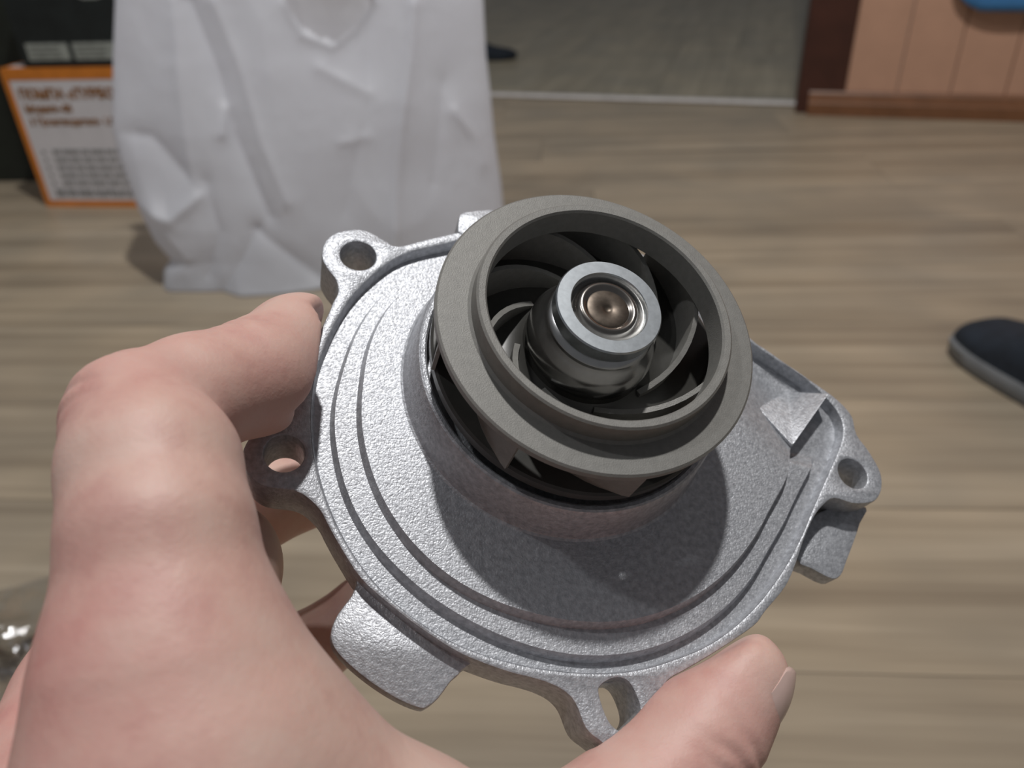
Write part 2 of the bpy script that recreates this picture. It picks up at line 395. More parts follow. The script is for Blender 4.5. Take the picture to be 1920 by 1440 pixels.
zz = np.linspace(0.0, 0.47, NZ)
def sheet(sign):
    Z, Tt = np.meshgrid(zz, np.linspace(-1, 1, NS), indexing='ij')
    xl, xr = interp(LEFT, Z), interp(RIGHT, Z)
    S = (xl + xr) / 2 + (xr - xl) / 2 * Tt
    depth = (0.058 * np.clip(1 - (Z / 0.52) ** 1.5, 0.12, 1)) * np.power(np.clip(1 - np.abs(Tt) ** 2.4, 0, 1), 0.5)
    edge = np.clip((1 - np.abs(Tt)) * 8, 0, 1)
    D = depth.copy()
    Q = np.c_[S.ravel() * 9, Z.ravel() * 6, np.full(S.size, 3.0 + sign)]
    D += edge * (np.abs(vnoise(Q, 3)).reshape(S.shape) * -0.008 + vnoise(Q * 2.2, 5).reshape(S.shape) * 0.003 + (0.5 - np.abs(vnoise(Q * 5.5, 6))).reshape(S.shape) * 0.0009)
    if sign > 0:
        for pl, amp, wd in CREASES:
            d = seg_dist(S, Z, pl); D += edge * amp * np.exp(-(d / wd)) * 0.9
    D = np.maximum(D, 0.001)
    return np.stack([S, -sign * D + 0.2 * Z, Z], -1)                       # the bag leans back a little
fr, bk = sheet(1), sheet(-1)
V = np.concatenate([fr.reshape(-1, 3), bk.reshape(-1, 3)]); F = []
UDIP = [(-0.0245,0.3933),(-0.0067,0.3614),(0.0174,0.3426),(0.0439,0.3384),(0.0720,0.3574),(0.1005,0.3873)]
def cut(s, z): 
    if s < UDIP[0][0] or s > UDIP[-1][0]: return False
    return z > np.interp(s, [p[0] for p in UDIP], [p[1] for p in UDIP])
for sgn, base in ((0, 0), (1, NZ * NS)):
    src_ = fr if sgn == 0 else bk
    for i in range(NZ - 1):
        for j in range(NS - 1):
            s, z = src_[i, j, 0], src_[i, j, 2]
            if sgn == 0 and cut(s, z): continue
            q = (base + i * NS + j, base + i * NS + j + 1, base + (i + 1) * NS + j + 1, base + (i + 1) * NS + j)
            F.append(q if sgn == 0 else q[::-1])
for j in range(NS - 1): F.append((j, NZ * NS + j, NZ * NS + j + 1, j + 1))
for c in (0, NS - 1):
    for i in range(NZ - 1): F.append((i * NS + c, (i + 1) * NS + c, NZ * NS + (i + 1) * NS + c, NZ * NS + i * NS + c))
bo = from_data('bag_film', V, F, BAG, bag, 180)
for s0 in (-0.11, 0.19):                                            # carrying handles above the picture edge
    v, f = [], []
    for sg in (-1, 1):
        for k in range(17):
            a = math.pi * k / 16
            for r in (0.035, 0.075):
                v.append((s0 + r * math.cos(a), 0.095 + sg * 0.008 + 0.004 * math.sin(3 * a), 0.465 + 1.5 * r * math.sin(a)))
    for sg in range(2):
        for k in range(16):
            q = sg * 34 + k * 2; f.append((q, q + 1, q + 3, q + 2))
    from_data('handle', v, f, BAG, bag, 180)

# ---------------------------------------------------------------- shoe at the right, slipper beyond the door, blue bag, film
def shoe(name, label, loc, rz, L, W, H_, upper, solem):
    r = empty(name, loc, rz); tag(r, label, 'shoe')
    outl = [(0, 0), (0.02, 0.30), (0.10, 0.43), (0.24, 0.49), (0.42, 0.45), (0.6, 0.37), (0.8, 0.38), (0.94, 0.30), (1.0, 0.0)]
    xs = np.linspace(0, 1, 33); hw = np.interp(xs, [p[0] for p in outl], [p[1] for p in outl]); hw = np.convolve(np.pad(hw, 2, 'edge'), np.ones(5) / 5, 'valid'); hw[0] = hw[-1] = 0.06
    pts = [(x * L, w * W) for x, w in zip(xs, hw)] + [(x * L, -w * W) for x, w in zip(xs[::-1], hw[::-1])]
    n = len(pts); v = []; f = []
    for z, k in ((0.001, 0.94), (0.006, 1.0), (0.020, 1.02), (0.024, 0.97)):
        v += [((x - L / 2) * k + L / 2, y * k, z) for x, y in pts]
    for j in range(3): f += [(j * n + i, j * n + (i + 1) % n, (j + 1) * n + (i + 1) % n, (j + 1) * n + i) for i in range(n)]
    f += [tuple(range(n - 1, -1, -1)), tuple(range(3 * n, 4 * n))]
    from_data('sole', v, f, solem, r, 40)
    v, f = [], []; m = 17
    top = np.interp(xs, [0, 0.08, 0.3, 0.5, 0.62, 0.8, 1.0], [0.25, 0.5, 0.66, 0.95, 1.0, 0.92, 0.80])
    for x, w, h in zip(xs, hw, top):
        for k in range(m):
            a = math.pi * k / (m - 1); v.append((x * L, w * W * 0.96 * math.cos(a), 0.022 + (H_ * h - 0.022) * max(0, math.sin(a)) ** 0.7))
    for i in range(len(xs) - 1):
        for k in range(m - 1): f.append((i * m + k, i * m + k + 1, (i + 1) * m + k + 1, (i + 1) * m + k))
    f.append(tuple(range(m))); f.append(tuple(range((len(xs) - 1) * m + m - 1, (len(xs) - 1) * m - 1, -1)))
    from_data('upper', v, f, upper, r, 60)
    v, f = [], []
    for k in range(24):
        a = 2 * math.pi * k / 24
        for rr_, dz in ((1.0, 0.0), (0.82, 0.004)): v.append((L * (0.78 + 0.15 * rr_ * math.cos(a)), W * 0.26 * rr_ * math.sin(a), H_ * 0.96 + dz + 0.004))
    for k in range(24): q = 2 * k; p_ = 2 * ((k + 1) % 24); f.append((q, p_, p_ + 1, q + 1))
    from_data('collar', v, f, solem, r, 60)
    return r
shoe('slipper', 'dark navy shoe with pale grey sole on the bare floor', (0.592, 0.900, 0.0), math.radians(-80), 0.26, 0.115, 0.085, NAVY, SOLE)
shoe('slipper', 'dark low slipper on the next room floor beside the white bag', (0.065, 3.02, 0.0022), math.radians(172), 0.24, 0.10, 0.06, NAVY, NAVY)

bl = empty('hanging_bag', (0.779, 2.172, 0), WA); tag(bl, 'blue rounded cloth bag hanging against the salmon wall panels', 'bag')
v, f = [], []; nb, mb = 40, 24
for i in range(mb):
    t = i / (mb - 1); z = 0.243 + 0.30 * t; r = 0.125 * (math.sin(math.pi * min(1, 0.02 + t * 1.0) ** 0.62) ** 0.6 if t < 1 else 0.0) + 0.004
    for k in range(nb):
        a = 2 * math.pi * k / nb; w_ = 1 + 0.04 * math.sin(5 * a) * t
        v.append((0.425 + r * math.cos(a) * w_, -0.100 + 0.024 * (r / 0.125) * math.sin(a) * w_, z))
for i in range(mb - 1):
    for k in range(nb): f.append((i * nb + k, i * nb + (k + 1) % nb, (i + 1) * nb + (k + 1) % nb, (i + 1) * nb + k))
f.append(tuple(range(nb - 1, -1, -1))); f.append(tuple(range((mb - 1) * nb, mb * nb)))
from_data('pouch', v, f, BLUE, bl, 180)
box('drawstring', (0.421, -0.104, 0.54), (0.429, -0.096, 0.90), BLUE, bl, 0.002)
box('hook', (0.415, -0.115, 0.895), (0.435, -0.070, 0.91), METAL, bl, 0.002)

# crumpled clear film on the floor at the left
n_ = 70
uu, vv = np.meshgrid(np.linspace(-1, 1, n_), np.linspace(-1, 1, n_), indexing='ij')
Q = np.c_[uu.ravel() * 3.2, vv.ravel() * 3.2, np.full(uu.size, 0.3)]
hgt = np.abs(vnoise(Q, 11)) * 0.030 + np.abs(vnoise(Q * 2.3, 12)) * 0.014 + np.abs(vnoise(Q * 5, 13)) * 0.006
rim_ = np.clip(1.25 - np.hypot(uu, vv).ravel(), 0.03, 1)
X = uu.ravel() * 0.10 + vnoise(Q * 1.5, 14) * 0.012; Yy = vv.ravel() * 0.125 + vnoise(Q * 1.5, 15) * 0.012
v = np.c_[X, Yy, 0.002 + hgt * rim_ * 1.7]
f = [(i * n_ + j, (i + 1) * n_ + j, (i + 1) * n_ + j + 1, i * n_ + j + 1) for i in range(n_ - 1) for j in range(n_ - 1)]
fo = from_data('clear_wrapper', v, f, FILM, None, 25); fo.location = (-0.470, 0.385, 0.0); fo.rotation_euler = (0, 0, 0.4)
tag(fo, 'crumpled clear plastic wrapper lying on the floor behind the hand', 'wrapper')

# ---------------------------------------------------------------- water pump (local millimetres: z along the shaft)
pump = empty('water_pump'); tag(pump, 'silver cast metal water pump with grey impeller held in the hand', 'water pump')
PU, PV, PN = (0.96620944, 0.09114471, -0.24110571), (0.03636726, 0.87783309, 0.47758402), (0.25517983, -0.47021454, 0.84485593)
PO = (0.0101328, 0.13949967, 0.43228941)
pump.matrix_world = Matrix(((PU[0], PV[0], PN[0], PO[0]), (PU[1], PV[1], PN[1], PO[1]), (PU[2], PV[2], PN[2], PO[2]), (0, 0, 0, 1)))
OUTLINE = [(-48.22,12.24),(-47.67,14.99),(-46.97,17.54),(-47.71,20.42),(-49.62,22.86),(-50.98,25.15),(-51.33,27.22),(-51.00,30.18),(-49.05,32.93),(-44.67,34.85),(-41.75,34.53),(-38.73,33.03),(-35.50,31.87),(-28.85,35.27),(-22.92,38.14),(-15.25,41.91),(-3.89,44.43),(7.81,44.32),(19.44,41.69),(30.60,36.46),(39.45,29.73),(47.42,20.46),(51.21,17.79),(57.88,13.10),(63.82,9.22),(67.45,6.33),(69.93,2.78),(70.06,-1.80),(72.20,-5.78),(73.82,-10.52),(73.19,-14.49),(71.15,-17.28),(68.53,-18.37),(64.83,-18.71),(60.63,-18.00),(57.54,-19.96),(54.79,-22.92),(51.56,-27.89),(48.91,-32.75),(45.59,-37.81),(40.45,-42.79),(37.35,-45.87),(29.65,-50.54),(23.06,-54.12),(19.22,-56.10),(17.51,-57.97),(15.97,-61.37),(13.84,-65.28),(10.55,-67.61),(7.66,-67.92),(5.37,-66.65),(3.01,-64.80),(1.28,-60.88),(-0.66,-58.97),(-3.39,-57.77),(-6.42,-57.01),(-10.46,-56.22),(-15.98,-54.62),(-20.01,-53.04),(-25.57,-49.95),(-31.12,-46.29),(-36.79,-41.85),(-41.00,-36.37),(-43.42,-32.76),(-45.12,-30.12),(-47.72,-27.83),(-50.17,-26.84),(-53.71,-26.66),(-55.59,-26.34),(-57.40,-25.29),(-58.95,-23.59),(-59.72,-21.59),(-59.82,-19.28),(-58.68,-16.36),(-56.16,-14.20),(-53.07,-12.16),(-51.42,-8.31),(-51.32,-4.44),(-51.01,0.41),(-50.01,4.89),(-49.04,9.11)]
RIM_P = [(124.70,47.81),(131.20,49.29),(138.50,50.65),(146.20,50.82),(154.40,51.10),(159.60,51.01),(168.60,50.96),(176.60,51.28),(-175.50,51.31),(-170.10,51.44),(-164.00,51.54),(-157.40,51.69),(-150.80,51.81),(-143.60,52.02),(-134.60,52.21),(-126.30,52.05),(-115.40,51.83),(-104.60,51.12),(-93.70,50.78),(-85.00,50.99),(-76.50,51.19),(-69.30,51.16),(-61.60,51.62),(-47.50,51.94),(-37.50,52.38),(-27.00,53.43),(-17.20,55.09),(-9.20,57.90),(-2.80,61.33),(1.20,64.12),(4.30,65.52),(6.30,65.58),(8.20,64.95),(12.80,62.03),(15.10,60.65),(20.20,56.01),(27.50,51.48),(43.20,48.37),(55.70,47.76),(69.80,47.32),(83.40,47.19),(96.90,47.33),(110.20,47.53)]
G1_P = [(172.80,46.82),(-176.70,47.49),(-171.20,47.97),(-163.20,48.05),(-154.10,48.52),(-143.50,48.62),(-132.90,48.24),(-121.30,47.97),(-111.00,47.91),(-98.90,48.32),(-87.20,48.74),(-75.00,48.88),(-60.90,48.82),(-45.60,48.96),(-30.30,49.04),(-13.70,52.27),(-5.40,56.31),(1.60,60.19),(5.70,63.24),(8.00,64.28)] + [(10, 63.6), (14, 60.6), (20.2, 55.2), (27.5, 50.6), (43, 47.0), (60, 45.2), (80, 44.6), (100, 44.4), (124, 44.6), (140, 46.6), (156, 47.0)]
ST_P = [(164.70,43.38),(179.70,42.72),(-170.90,43.01),(-159.10,43.31),(-147.50,43.70),(-135.90,43.93),(-124.00,43.87),(-111.30,43.51),(-100.70,43.19),(-87.50,43.36),(-76.60,43.60),(-64.60,43.74),(-50.30,44.08),(-37.40,44.57),(-22.50,45.81),(-8.50,49.67)] + [(-2.6, 50.07), (4.2, 55.29), (10.2, 61.6), (12, 61.0), (15, 59.2), (20.2, 54.0), (27.5, 49.4), (43, 45.6), (60, 43.4), (80, 42.6), (100, 42.2), (124, 42.2), (140, 43.2), (152, 43.6)]
CEN = np.array([2.0, -5.0]); ZR, ZG = -2.3, -4.6
def polar(tab, th):
    a = np.array(tab); o = np.argsort(a[:, 0]); x, y = a[o, 0], a[o, 1]
    x = np.r_[x - 360, x, x + 360]; y = np.r_[y, y, y]; return np.interp(th, x, y)
def smooth_tab(tab, n=720, w=5, keep=None):
    th = np.linspace(-180, 180, n, endpoint=False); r = polar(tab, th); k = np.ones(w) / w
    return th, np.convolve(np.r_[r[-w:], r, r[:w]], k, 'same')[w:-w]
TH, R_RIM = smooth_tab(RIM_P, 720, 13); _, R_G1 = smooth_tab(G1_P, 720, 23); _, R_ST = smooth_tab(ST_P, 720, 19)
R_G1 = np.minimum(R_G1, R_RIM - 0.75); R_ST = np.minimum(R_ST, R_G1 - 1.1)
sst = lambda a, b, x: (lambda t: t * t * (3 - 2 * t))(np.clip((x - a) / (b - a), 0, 1))
def plate_z(u, v):                                                   # the volute floor falls away towards the outlet
    return -6.0 * sst(33, 54, u * 0.9 + v * 0.45) * sst(-20, 4, v) - 0.0
rows = []
ca, sa = np.cos(np.radians(TH)), np.sin(np.radians(TH))
tongue = sst(-7, -2, TH) * (1 - sst(10.4, 11.4, TH))
outlet = sst(11.0, 12.0, TH) * (1 - sst(30, 48, TH))                  # no step or groove along the straight outlet wall
def row(r, z): rows.append(np.c_[CEN[0] + r * ca, CEN[1] + r * sa, np.broadcast_to(z, r.shape)])
r_in = np.full(TH.shape, 0.0)
# start radius: circle of the boss about the shaft, seen from CEN
bq = CEN[0] * ca + CEN[1] * sa; r_in = -bq + np.sqrt(bq * bq - (CEN @ CEN - 31.0 ** 2))
RTOP = R_ST - 0.85
for fr_ in np.r_[np.linspace(0, 0.6, 7), np.linspace(0.66, 0.97, 14)]:
    r = r_in + (RTOP - r_in) * fr_; u_, v_ = CEN[0] + r * ca, CEN[1] + r * sa
    row(r, plate_z(u_, v_))
u_, v_ = CEN[0] + RTOP * ca, CEN[1] + RTOP * sa; ze = plate_z(u_, v_)
row(RTOP, ze)
low = np.where(tongue + outlet > 0.01, 1.0, 0.0) * np.clip(tongue + outlet, 0, 1)
zring = ZR * (1 - low) + (-5.6 * outlet + -4.9 * tongue * (1 - outlet)) * np.where(low > 0, 1, 0)
row(R_ST, np.minimum(zring, ze * 0 + zring)); row(np.maximum(R_G1 - 0.85, R_ST + 0.1), zring)
zg = np.where(outlet > 0.02, ZG - 1.2 * outlet, ZG - 0.4 * tongue)
row(R_G1, zg); row(np.maximum(R_RIM - 0.55, R_G1 + 0.1), zg); row(R_RIM, np.full(TH.shape, ZR - 0.15)); row(R_RIM + 0.5, np.full(TH.shape, ZR - 0.8))
V = np.concatenate(rows) * 0.001; NT = len(TH); F = []
for i in range(len(rows) - 1):
    for j in range(NT):
        k = (j + 1) % NT; F.append((i * NT + j, i * NT + k, (i + 1) * NT + k, (i + 1) * NT + j)[::-1])
face = data_mesh(V, [t[::-1] for t in F])
rim_loop = [(CEN[0] + r * c_, CEN[1] + r * s_) for r, c_, s_ in zip(R_RIM[::4], ca[::4], sa[::4])]
TONGUE = [(57.0, 9.6, -6.0), (63.0, 6.3, 0.6), (51.8, -7.5, -0.5), (46.5, 2.4, -2.9)]            # ramp corners, crest between the second and third
HOLES = [((-43.78, 27.67), 3.8), ((-52.7, -19.74), 3.65), ((66.66, -11.70), 3.5)]
SLOT = [(5.70,-59.27),(6.18,-57.67),(8.62,-56.43),(10.89,-56.70),(12.24,-58.51),(13.10,-61.28),(12.65,-63.19),(10.96,-64.76),(8.83,-64.90),(7.01,-63.18)]
rim_me = prism_mesh([catmull(OUTLINE, 4), rim_loop] + [circle(c, r) for c, r in HOLES] + [catmull(SLOT, 4)], -13.3, ZR, 0.4)
under = prism_mesh([[(CEN[0] + (r + 1.0) * c_, CEN[1] + (r + 1.0) * s_) for r, c_, s_ in zip(R_RIM[::6], ca[::6], sa[::6])]], -13.0, -6.6, 0.2)
tabs = [prism_mesh([catmull([(-35.50,-39.89),(-37.36,-42.02),(-38.00,-44.04),(-40.04,-47.38),(-40.86,-50.57),(-39.97,-53.08),(-37.13,-55.72),(-32.97,-58.54),(-28.62,-60.82),(-24.97,-62.04),(-23.64,-61.75),(-21.90,-60.35),(-19.82,-57.53),(-18.02,-55.71),(-16.81,-51.90)], 3)], -9.6, -5.6, 0.5), prism_mesh([catmull([(54.95,-23.16),(63.90,-17.52),(72.75,-16.73),(70.28,-20.79),(68.23,-24.35),(64.72,-29.92),(62.78,-32.80),(60.30,-33.76),(55.95,-31.91),(53.04,-30.30)], 3)], -12.6, -8.0, 0.5), prism_mesh([catmull([(-21.61,37.53),(-22.49,41.74),(-21.93,43.77),(-20.09,44.80),(-13.17,46.58),(-12.50,40.92)], 3)], -8.0, -2.0, 0.4)]
bv, bf = lathe_data([(r * 0.001, z * 0.001) for r, z in [(33.6, -0.3), (32.6, 0.25), (32.2, 1.0), (31.1, 8.6), (30.7, 9.4), (30.3, 9.65), (29.6, 9.6), (29.2, 9.2), (28.9, 3.0), (0.0, 3.0)]], 144)
boss = data_mesh(bv, bf)
ta, tb, tc, td = TONGUE
low_ = lambda p, z=-7.0: (p[0], p[1], z)
tv = [ta, tb, tc, td, low_(ta), low_((tb[0] + 0.6, tb[1] - 0.6)), low_((tc[0] + 0.9, tc[1] - 0.4)), low_(td)]
tongue_me = data_mesh([tuple(c * 0.001 for c in p) for p in tv], [(0, 3, 2), (0, 2, 1), (0, 1, 5, 4), (1, 2, 6, 5), (2, 3, 7, 6), (3, 0, 4, 7)])
bmt = bmesh.new(); bmt.from_mesh(tongue_me); bmesh.ops.recalc_face_normals(bmt, faces=bmt.faces[:])
bmesh.ops.bevel(bmt, geom=bmt.edges[:], offset=0.0004, segments=2, affect='EDGES', profile=0.5); bmt.to_mesh(tongue_me); bmt.free()
join_meshes('housing', [face, rim_me, under, boss, tongue_me] + tabs, ALU, pump, 28)
# rear bearing carrier and drive flange, mostly hidden by the hand
lathe('bearing_carrier', [(0, -12.9), (26, -12.9), (25, -16), (21, -18), (20, -27), (18.5, -28), (0, -28)], ALU, pump, 72)
lathe('drive_flange', [(0, -28), (9, -28), (9, -31), (23, -31.5), (24, -32.5), (24, -35.5), (23, -36.5), (0, -36.5)], SHAFT, pump, 72)

# impeller
imp = lathe('impeller_shroud', [(21.75, 28.35), (22.1, 28.75), (23.2, 28.8), (23.6, 28.45), (23.75, 24.7), (24.3, 24.3), (29.6, 24.32), (30.0, 24.0), (30.0, 22.7), (29.6, 22.3),
                                (24.5, 22.1), (22.8, 22.0), (21.7, 23.0)], GREY, pump, 144, True, 35)
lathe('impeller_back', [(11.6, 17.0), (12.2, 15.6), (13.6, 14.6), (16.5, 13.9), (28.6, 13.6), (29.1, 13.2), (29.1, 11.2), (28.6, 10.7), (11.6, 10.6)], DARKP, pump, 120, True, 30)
def vane(a0):
    N = 16; v, f = [], []
    for i in range(N + 1):
        t = i / N; r = 13.2 + (29.3 - 13.2) * t; a = a0 + math.radians(100) * t ** 0.85
        da = math.atan2(1, 1); half = 0.55 - 0.2 * t
        top = 15.5 + (22.3 - 15.5) * min(1, max(0, (r - 13.2) / 8.6)) ** 0.85
        if r > 21.8: top = 22.35
        px, py = r * math.cos(a), r * math.sin(a)
        r2 = r + 0.01; a2 = a0 + math.radians(100) * min(1.001, t + 0.0006) ** 0.85
        tx, ty = r2 * math.cos(a2) - px, r2 * math.sin(a2) - py; L = math.hypot(tx, ty) or 1; nx, ny = -ty / L * half, tx / L * half
        bot = 13.2
        v += [(px + nx, py + ny, bot), (px - nx, py - ny, bot), (px - nx, py - ny, top), (px + nx, py + ny, top)]
    for i in range(N):
        q = i * 4
        for k in range(4): f.append((q + k, q + (k + 1) % 4, q + 4 + (k + 1) % 4, q + 4 + k))
    f += [(3, 2, 1, 0), (4 * N, 4 * N + 1, 4 * N + 2, 4 * N + 3)]
    return from_data('vane', [tuple(c * 0.001 for c in p) for p in v], f, GREY, pump, 40)
for k in range(8): vane(math.radians(-40 + k * 360 / 8))
lathe('hub_sleeve', [(11.7, 8.5), (11.8, 17.0), (12.3, 18.4), (12.2, 19.8), (11.3, 21.6), (10.2, 22.6), (9.7, 23.4), (9.9, 24.0), (10.1, 24.7), (9.6, 25.4), (8.7, 25.8), (8.7, 26.4), (6.0, 26.5)], plain('dark_bright_steel', (0.58, 0.58, 0.57), 0.24, 1.0, 0.1, 300), pump, 120, False, 50)
lathe('hub_collar', [(8.6, 26.2), (9.3, 26.3), (9.75, 26.7), (9.78, 29.2), (9.55, 29.5), (7.15, 29.5), (6.95, 29.2), (6.9, 26.4)], ZINC, pump, 120, False, 35)
sh = lathe('shaft', [(6.9, 27.6), (6.3, 27.7), (5.9, 28.2), (5.5, 28.9), (5.0, 29.25), (4.5, 29.15), (4.1, 28.75), (3.85, 28.6)], SHAFT, pump, 96, False, 60)
lathe('shaft_end', [(3.9, 28.6), (3.6, 28.75), (1.2, 28.6), (0.7, 28.4), (0.0, 27.9)], SHAFTEND, sh, 72, False, 40)

# ---------------------------------------------------------------- hand (world millimetres: x, y, z, radius)
HAND = {
    'index': (2.2, [(-45.4,69.6,436.9,15.2), (-47.9,81.0,447.7,12.2), (-51.3,90.8,452.0,11.9), (-56.8,101.1,453.4,10.4), (-52.0,111.5,451.2,9.8), (-45.5,122.3,447.8,10.2), (-41.5,135.9,446.9,9.0), (-40.6,139.1,446.4,8.7)]),
    'thumb': (2.5, [(38.6,93.0,398.8,8.5), (34.4,89.0,396.0,9.4), (29.8,84.1,393.9,10.3), (16.1,72.8,390.8,11.3), (-8.0,58.5,390.5,13.5), (-31.8,46.0,393.1,18.0)]),
    'middle': (2.5, [(-73.3,69.0,407.5,11.3), (-74.5,88.1,407.9,10.0), (-75.4,109.9,408.9,9.2), (-71.9,126.9,405.8,9.2), (-59.2,138.2,405.2,10.3), (-46.0,148.7,403.1,9.8)]),
    'ring': (2.5, [(-78.4,63.9,386.0,11.0), (-75.7,103.4,377.6,9.0), (-63.0,114.3,374.2,8.8), (-50.0,123.3,373.6,8.6), (-36.2,132.5,377.0,8.0), (-27.3,136.6,379.8,7.5)]),
    'little': (2.5, [(-79.2,58.2,371.1,10.0), (-72.2,86.8,356.5,8.2), (-58.9,98.4,352.4,7.6), (-46.4,105.2,352.1,7.0)]),
    'palm': (7.0, [(-45.4,69.6,436.9,14.8), (-43.4,61.2,427.0,18.0), (-44.1,47.0,409.9,22.0), (-50.1,36.7,393.4,25.0), (-57.5,16.5,357.1,27.0)]),
    'web': (7.0, [(-38.5,61.9,424.4,15.8), (-16.6,57.3,405.6,14.0), (-7.9,57.5,392.7,13.0)]),
    'palmcore': (7.0, [(-66.4,66.8,403.9,18.0), (-60.5,48.0,385.0,22.0)]),
    'inner': (5.0, [(-58.4,108.1,415.4,14.5), (-64.2,86.8,394.5,16.0), (-59.8,65.9,383.5,20.0)]),
}
prims = []
allp = np.array([p for k, ch in HAND.values() for p in ch])
lo = (allp[:, :3] - allp[:, 3:]).min(0) - 4; hi = (allp[:, :3] + allp[:, 3:]).max(0) + 4
RES = 0.85
nx, ny, nz = [int(math.ceil((b - a) / RES)) + 1 for a, b in zip(lo, hi)]
gx, gy, gz = [np.arange(n, dtype=np.float32) * RES + a for n, a in zip((nx, ny, nz), lo)]
PX, PY, PZ = np.meshgrid(gx, gy, gz, indexing='ij')
def smin(a, b, k):
    h = np.clip(0.5 + 0.5 * (b - a) / k, 0, 1); return b + (a - b) * h - k * h * (1 - h)
def chain(ch, k):
    d = None
    for p, q in zip(ch[:-1], ch[1:]):
        a = np.array(p[:3], np.float32); b = np.array(q[:3], np.float32); ab = b - a
        t = np.clip(((PX - a[0]) * ab[0] + (PY - a[1]) * ab[1] + (PZ - a[2]) * ab[2]) / float(ab @ ab), 0, 1)
        s = np.sqrt((PX - a[0] - t * ab[0]) ** 2 + (PY - a[1] - t * ab[1]) ** 2 + (PZ - a[2] - t * ab[2]) ** 2) - (p[3] + (q[3] - p[3]) * t)
        d = s if d is None else smin(d, s, k)
    return d
pu, pv, pn, po = [np.array(x, np.float32) for x in (PU, PV, PN, PO)]
qx, qy, qz = PX - po[0] * 1000, PY - po[1] * 1000, PZ - po[2] * 1000
LU = qx * pu[0] + qy * pu[1] + qz * pu[2]; LV = qx * pv[0] + qy * pv[1] + qz * pv[2]; LN = qx * pn[0] + qy * pn[1] + qz * pn[2]
def flange(cu, cv, R, z0, z1):                                        # the rim the pads press against
    return np.maximum(np.hypot(LU - cu, LV - cv) - R, np.maximum(z0 - LN, LN - z1))
ds = {k: chain(ch, kk) for k, (kk, ch) in HAND.items()}
body = smin(ds['palm'], ds['web'], 9); body = smin(body, ds['palmcore'], 8)
body = smin(body, ds['index'], 4); body = smin(body, ds['thumb'], 6)
rest = smin(ds['inner'], ds['middle'], 4); rest = smin(rest, ds['ring'], 3); rest = smin(rest, ds['little'], 3)
D = smin(body, rest, 2.0)
cut_ = np.minimum(flange(-1.2, -6.4, 51.0, -13.6, 8), flange(2.3, -5.6, 53.0, -13.6, 8))
cut_ = np.minimum(cut_, np.maximum(np.hypot(LU, LV) - 26.0, np.maximum(-37.5 - LN, LN + 12.0)))
for lu, lv, lr in ((9.3, -60.5, 8.0), (-52.7, -19.7, 7.6), (-43.9, 27.6, 7.8), (-28.5, -50.0, 11.5)):      # bolt lugs and the lower tab
    cut_ = np.minimum(cut_, flange(lu, lv, lr, -13.6, -2.0))
D = -smin(-D, cut_, 2.0)
def surface_nets(D, lo, res):
    s = D < 0; nx, ny, nz = D.shape
    acc = np.zeros((nx - 1, ny - 1, nz - 1, 3), np.float32); cnt = np.zeros((nx - 1, ny - 1, nz - 1), np.float32)
    I = np.indices((nx - 1, ny - 1, nz - 1)).astype(np.float32)
    for ax in range(3):
        for o1 in (0, 1):
            for o2 in (0, 1):
                oth = [a for a in range(3) if a != ax]; st = [0, 0, 0]; st[oth[0]] = o1; st[oth[1]] = o2
                en = list(st); en[ax] = 1
                sl = lambda q: tuple(slice(q[i], q[i] + D.shape[i] - 1) for i in range(3))
                a, b = D[sl(st)], D[sl(en)]; m = (a < 0) != (b < 0)
                t = np.where(m, a / np.where(np.abs(a - b) < 1e-9, 1, a - b), 0)
                for i in range(3): acc[..., i] += np.where(m, I[i] + (t if i == ax else st[i]), 0)
                cnt += m
    act = cnt > 0; idx = -np.ones(cnt.shape, int); idx[act] = np.arange(act.sum())
    V = acc[act] / cnt[act][:, None] * res + lo; F = []
    for ax in range(3):
        oth = [(ax + 1) % 3, (ax + 2) % 3]
        sa_ = [slice(1, -1)] * 3; sa_[ax] = slice(0, D.shape[ax] - 1); sb_ = list(sa_); sb_[ax] = slice(1, D.shape[ax])
        m = s[tuple(sa_)] != s[tuple(sb_)]; P = np.argwhere(m); off = np.ones(3, int); off[ax] = 0; P = P + off
        ins = s[P[:, 0], P[:, 1], P[:, 2]]
        def g(d1, d2):
            Q = P.copy(); Q[:, oth[0]] -= d1; Q[:, oth[1]] -= d2; return idx[Q[:, 0], Q[:, 1], Q[:, 2]]
        q = np.stack([g(1, 1), g(0, 1), g(0, 0), g(1, 0)], 1); q[~ins] = q[~ins][:, ::-1]; F.append(q)
    return V, np.concatenate(F)
HV, HF = surface_nets(D, lo, RES)
good = (HF >= 0).all(1); HF = HF[good]
hand = empty('hand', tuple(HAND['palm'][1][-1][i] * 0.001 for i in range(3)))
hand_loc = np.array(HAND['palm'][1][-1][:3])
tag(hand, 'bare hand gripping the silver pump between index finger and thumb', 'hand')
me = bpy.data.meshes.new('skin_body'); me.from_pydata([tuple(p) for p in ((HV - hand_loc) * 0.001).tolist()], [], HF.tolist()); me.update()
red = np.zeros(len(HV))
for k, i, rad, amt in (('index', 3, 13, 0.75), ('index', 5, 10, 0.55), ('index', 6, 8, 0.35), ('thumb', 2, 12, 0.55), ('thumb', 1, 8, 0.45), ('thumb', 3, 16, 0.4), ('middle', 1, 14, 0.7), ('middle', 0, 16, 0.7)):
    p = np.array(HAND[k][1][i][:3]); red += amt * np.exp(-((HV - p) ** 2).sum(1) / (1.0 * rad) ** 2 * 0.9)
p = np.array((-0.0515,0.0628,0.4410)) * 1000; red += 0.75 * np.exp(-((HV - p) ** 2).sum(1) / 17.0 ** 2)
at = me.attributes.new('redness', 'FLOAT', 'POINT'); at.data.foreach_set('value', np.clip(red, 0, 0.95).astype(np.float32))
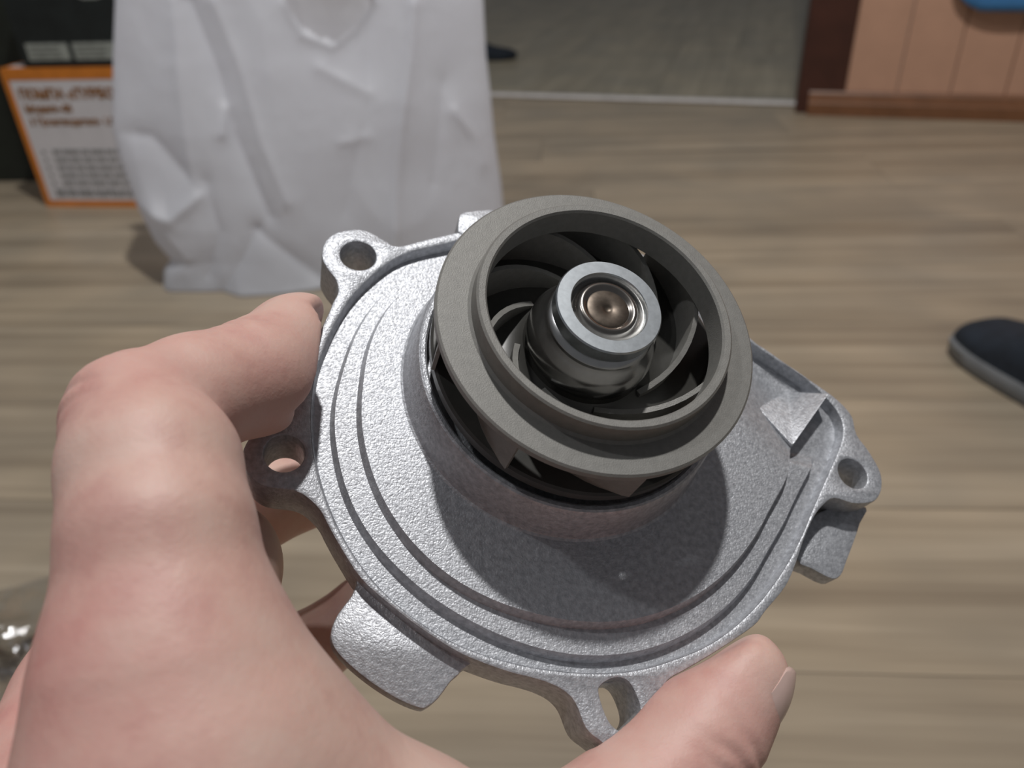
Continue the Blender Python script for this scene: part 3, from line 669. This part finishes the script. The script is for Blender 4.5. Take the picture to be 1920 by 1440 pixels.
# knuckle and joint creases pressed into the skin
cv = (HV - hand_loc) * 0.001; push = np.zeros((len(HV), 3))
me.calc_loop_triangles(); nrm = np.zeros(len(HV) * 3, np.float32); me.vertices.foreach_get('normal', nrm); nrm = nrm.reshape(-1, 3)
def creases(key, ia, ij, ib, dors, offs, half, depth):
    a, j, b = [np.array(HAND[key][1][i][:3]) for i in (ia, ij, ib)]
    ax = (b - a) / np.linalg.norm(b - a); do = np.array(dors) - ax * (np.array(dors) @ ax); do /= np.linalg.norm(do); sd = np.cross(ax, do)
    q = HV - j; x = q @ ax; dz = q @ do; y = q @ sd
    m = np.clip(dz / 5.0, 0, 1) * np.exp(-(y / half) ** 4)
    for o, wdt, dp in offs:
        push[:] -= nrm * (m * dp * depth * np.exp(-((x - o - 0.05 * y * y * (1 if o > 0 else -1) * 0.5 - 0.25 * np.sin(y * 0.9 + o)) / wdt) ** 2))[:, None]
ip = [np.array(HAND['index'][1][i][:3]) for i in (2, 3, 4)]
creases('index', 2, 3, 4, 2 * ip[1] - ip[0] - ip[2], [(-5.2, 0.8, 0.6), (-2.0, 0.9, 1.0), (1.2, 0.9, 1.0), (4.6, 0.8, 0.7)], 9.0, 0.0008)
creases('thumb', 3, 2, 1, CW @ np.array([0.6, 0.1, -0.8]), [(-3.4, 0.8, 0.7), (-0.4, 0.9, 1.0), (2.6, 0.8, 0.8)], 8.0, 0.0007)
creases('index', 4, 5, 6, CW @ np.array([-0.4, -0.8, -0.4]), [(-1.6, 0.8, 0.7), (1.4, 0.8, 0.8)], 7.0, 0.0006)
me.vertices.foreach_set('co', (cv + push).astype(np.float32).ravel()); me.update()
ho = mesh_obj('skin_body', me, SKIN, hand, 180)
sm = ho.modifiers.new('smooth', 'SMOOTH'); sm.factor = 0.5; sm.iterations = 3
sb = ho.modifiers.new('sub', 'SUBSURF'); sb.levels = 1; sb.render_levels = 1
# thumbnail: a curved plate on the far side of the thumb tip
def nail(ca_, cb_, out_dir, width, length, r):
    a, b = Vector(ca_), Vector(cb_); ax = (b - a).normalized(); od = Vector(out_dir); od = (od - ax * od.dot(ax)).normalized(); sd = ax.cross(od)
    v, f = [], []; n1, n2 = 14, 12
    for lay in (0.0, -0.6):
        for i in range(n1 + 1):
            s = i / n1; wv = width * (0.80 + 0.2 * math.sin(math.pi * min(1, 0.15 + s))) * (1 if s < 0.8 else math.sqrt(max(0.04, 1 - ((s - 0.8) / 0.22) ** 2)))
            for j in range(n2 + 1):
                th = (j / n2 - 0.5) * 2 * wv / r
                re_ = r + lay - 0.55 * (2 * j / n2 - 1) ** 2 - 2.0 * (max(0, s - 0.45) / 0.55) ** 2
                p = a + ax * (length * (s - 0.57)) + od * (re_ * math.cos(th)) + sd * (re_ * math.sin(th)); v.append((p - Vector(hand_loc)) * 0.001)
    w = n2 + 1; L = (n1 + 1) * w
    for i in range(n1):
        for j in range(n2): q = i * w + j; f.append((q, q + 1, q + w + 1, q + w)); f.append((L + q, L + q + w, L + q + w + 1, L + q + 1))
    bd = [j for j in range(w)] + [i * w + n2 for i in range(1, n1 + 1)] + [n1 * w + j for j in range(n2 - 1, -1, -1)] + [i * w for i in range(n1 - 1, 0, -1)]
    for x, y in zip(bd, bd[1:] + bd[:1]): f.append((x, L + x, L + y, y))
    return from_data('thumbnail', v, f, NAIL, hand, 50)
T0, T1 = HAND['thumb'][1][0][:3], HAND['thumb'][1][1][:3]
nail(T0, tuple(2 * a - b for a, b in zip(T0, T1)), tuple(CW @ np.array([0.86, 0.30, -0.50])), 7.2, 14.0, 9.4)
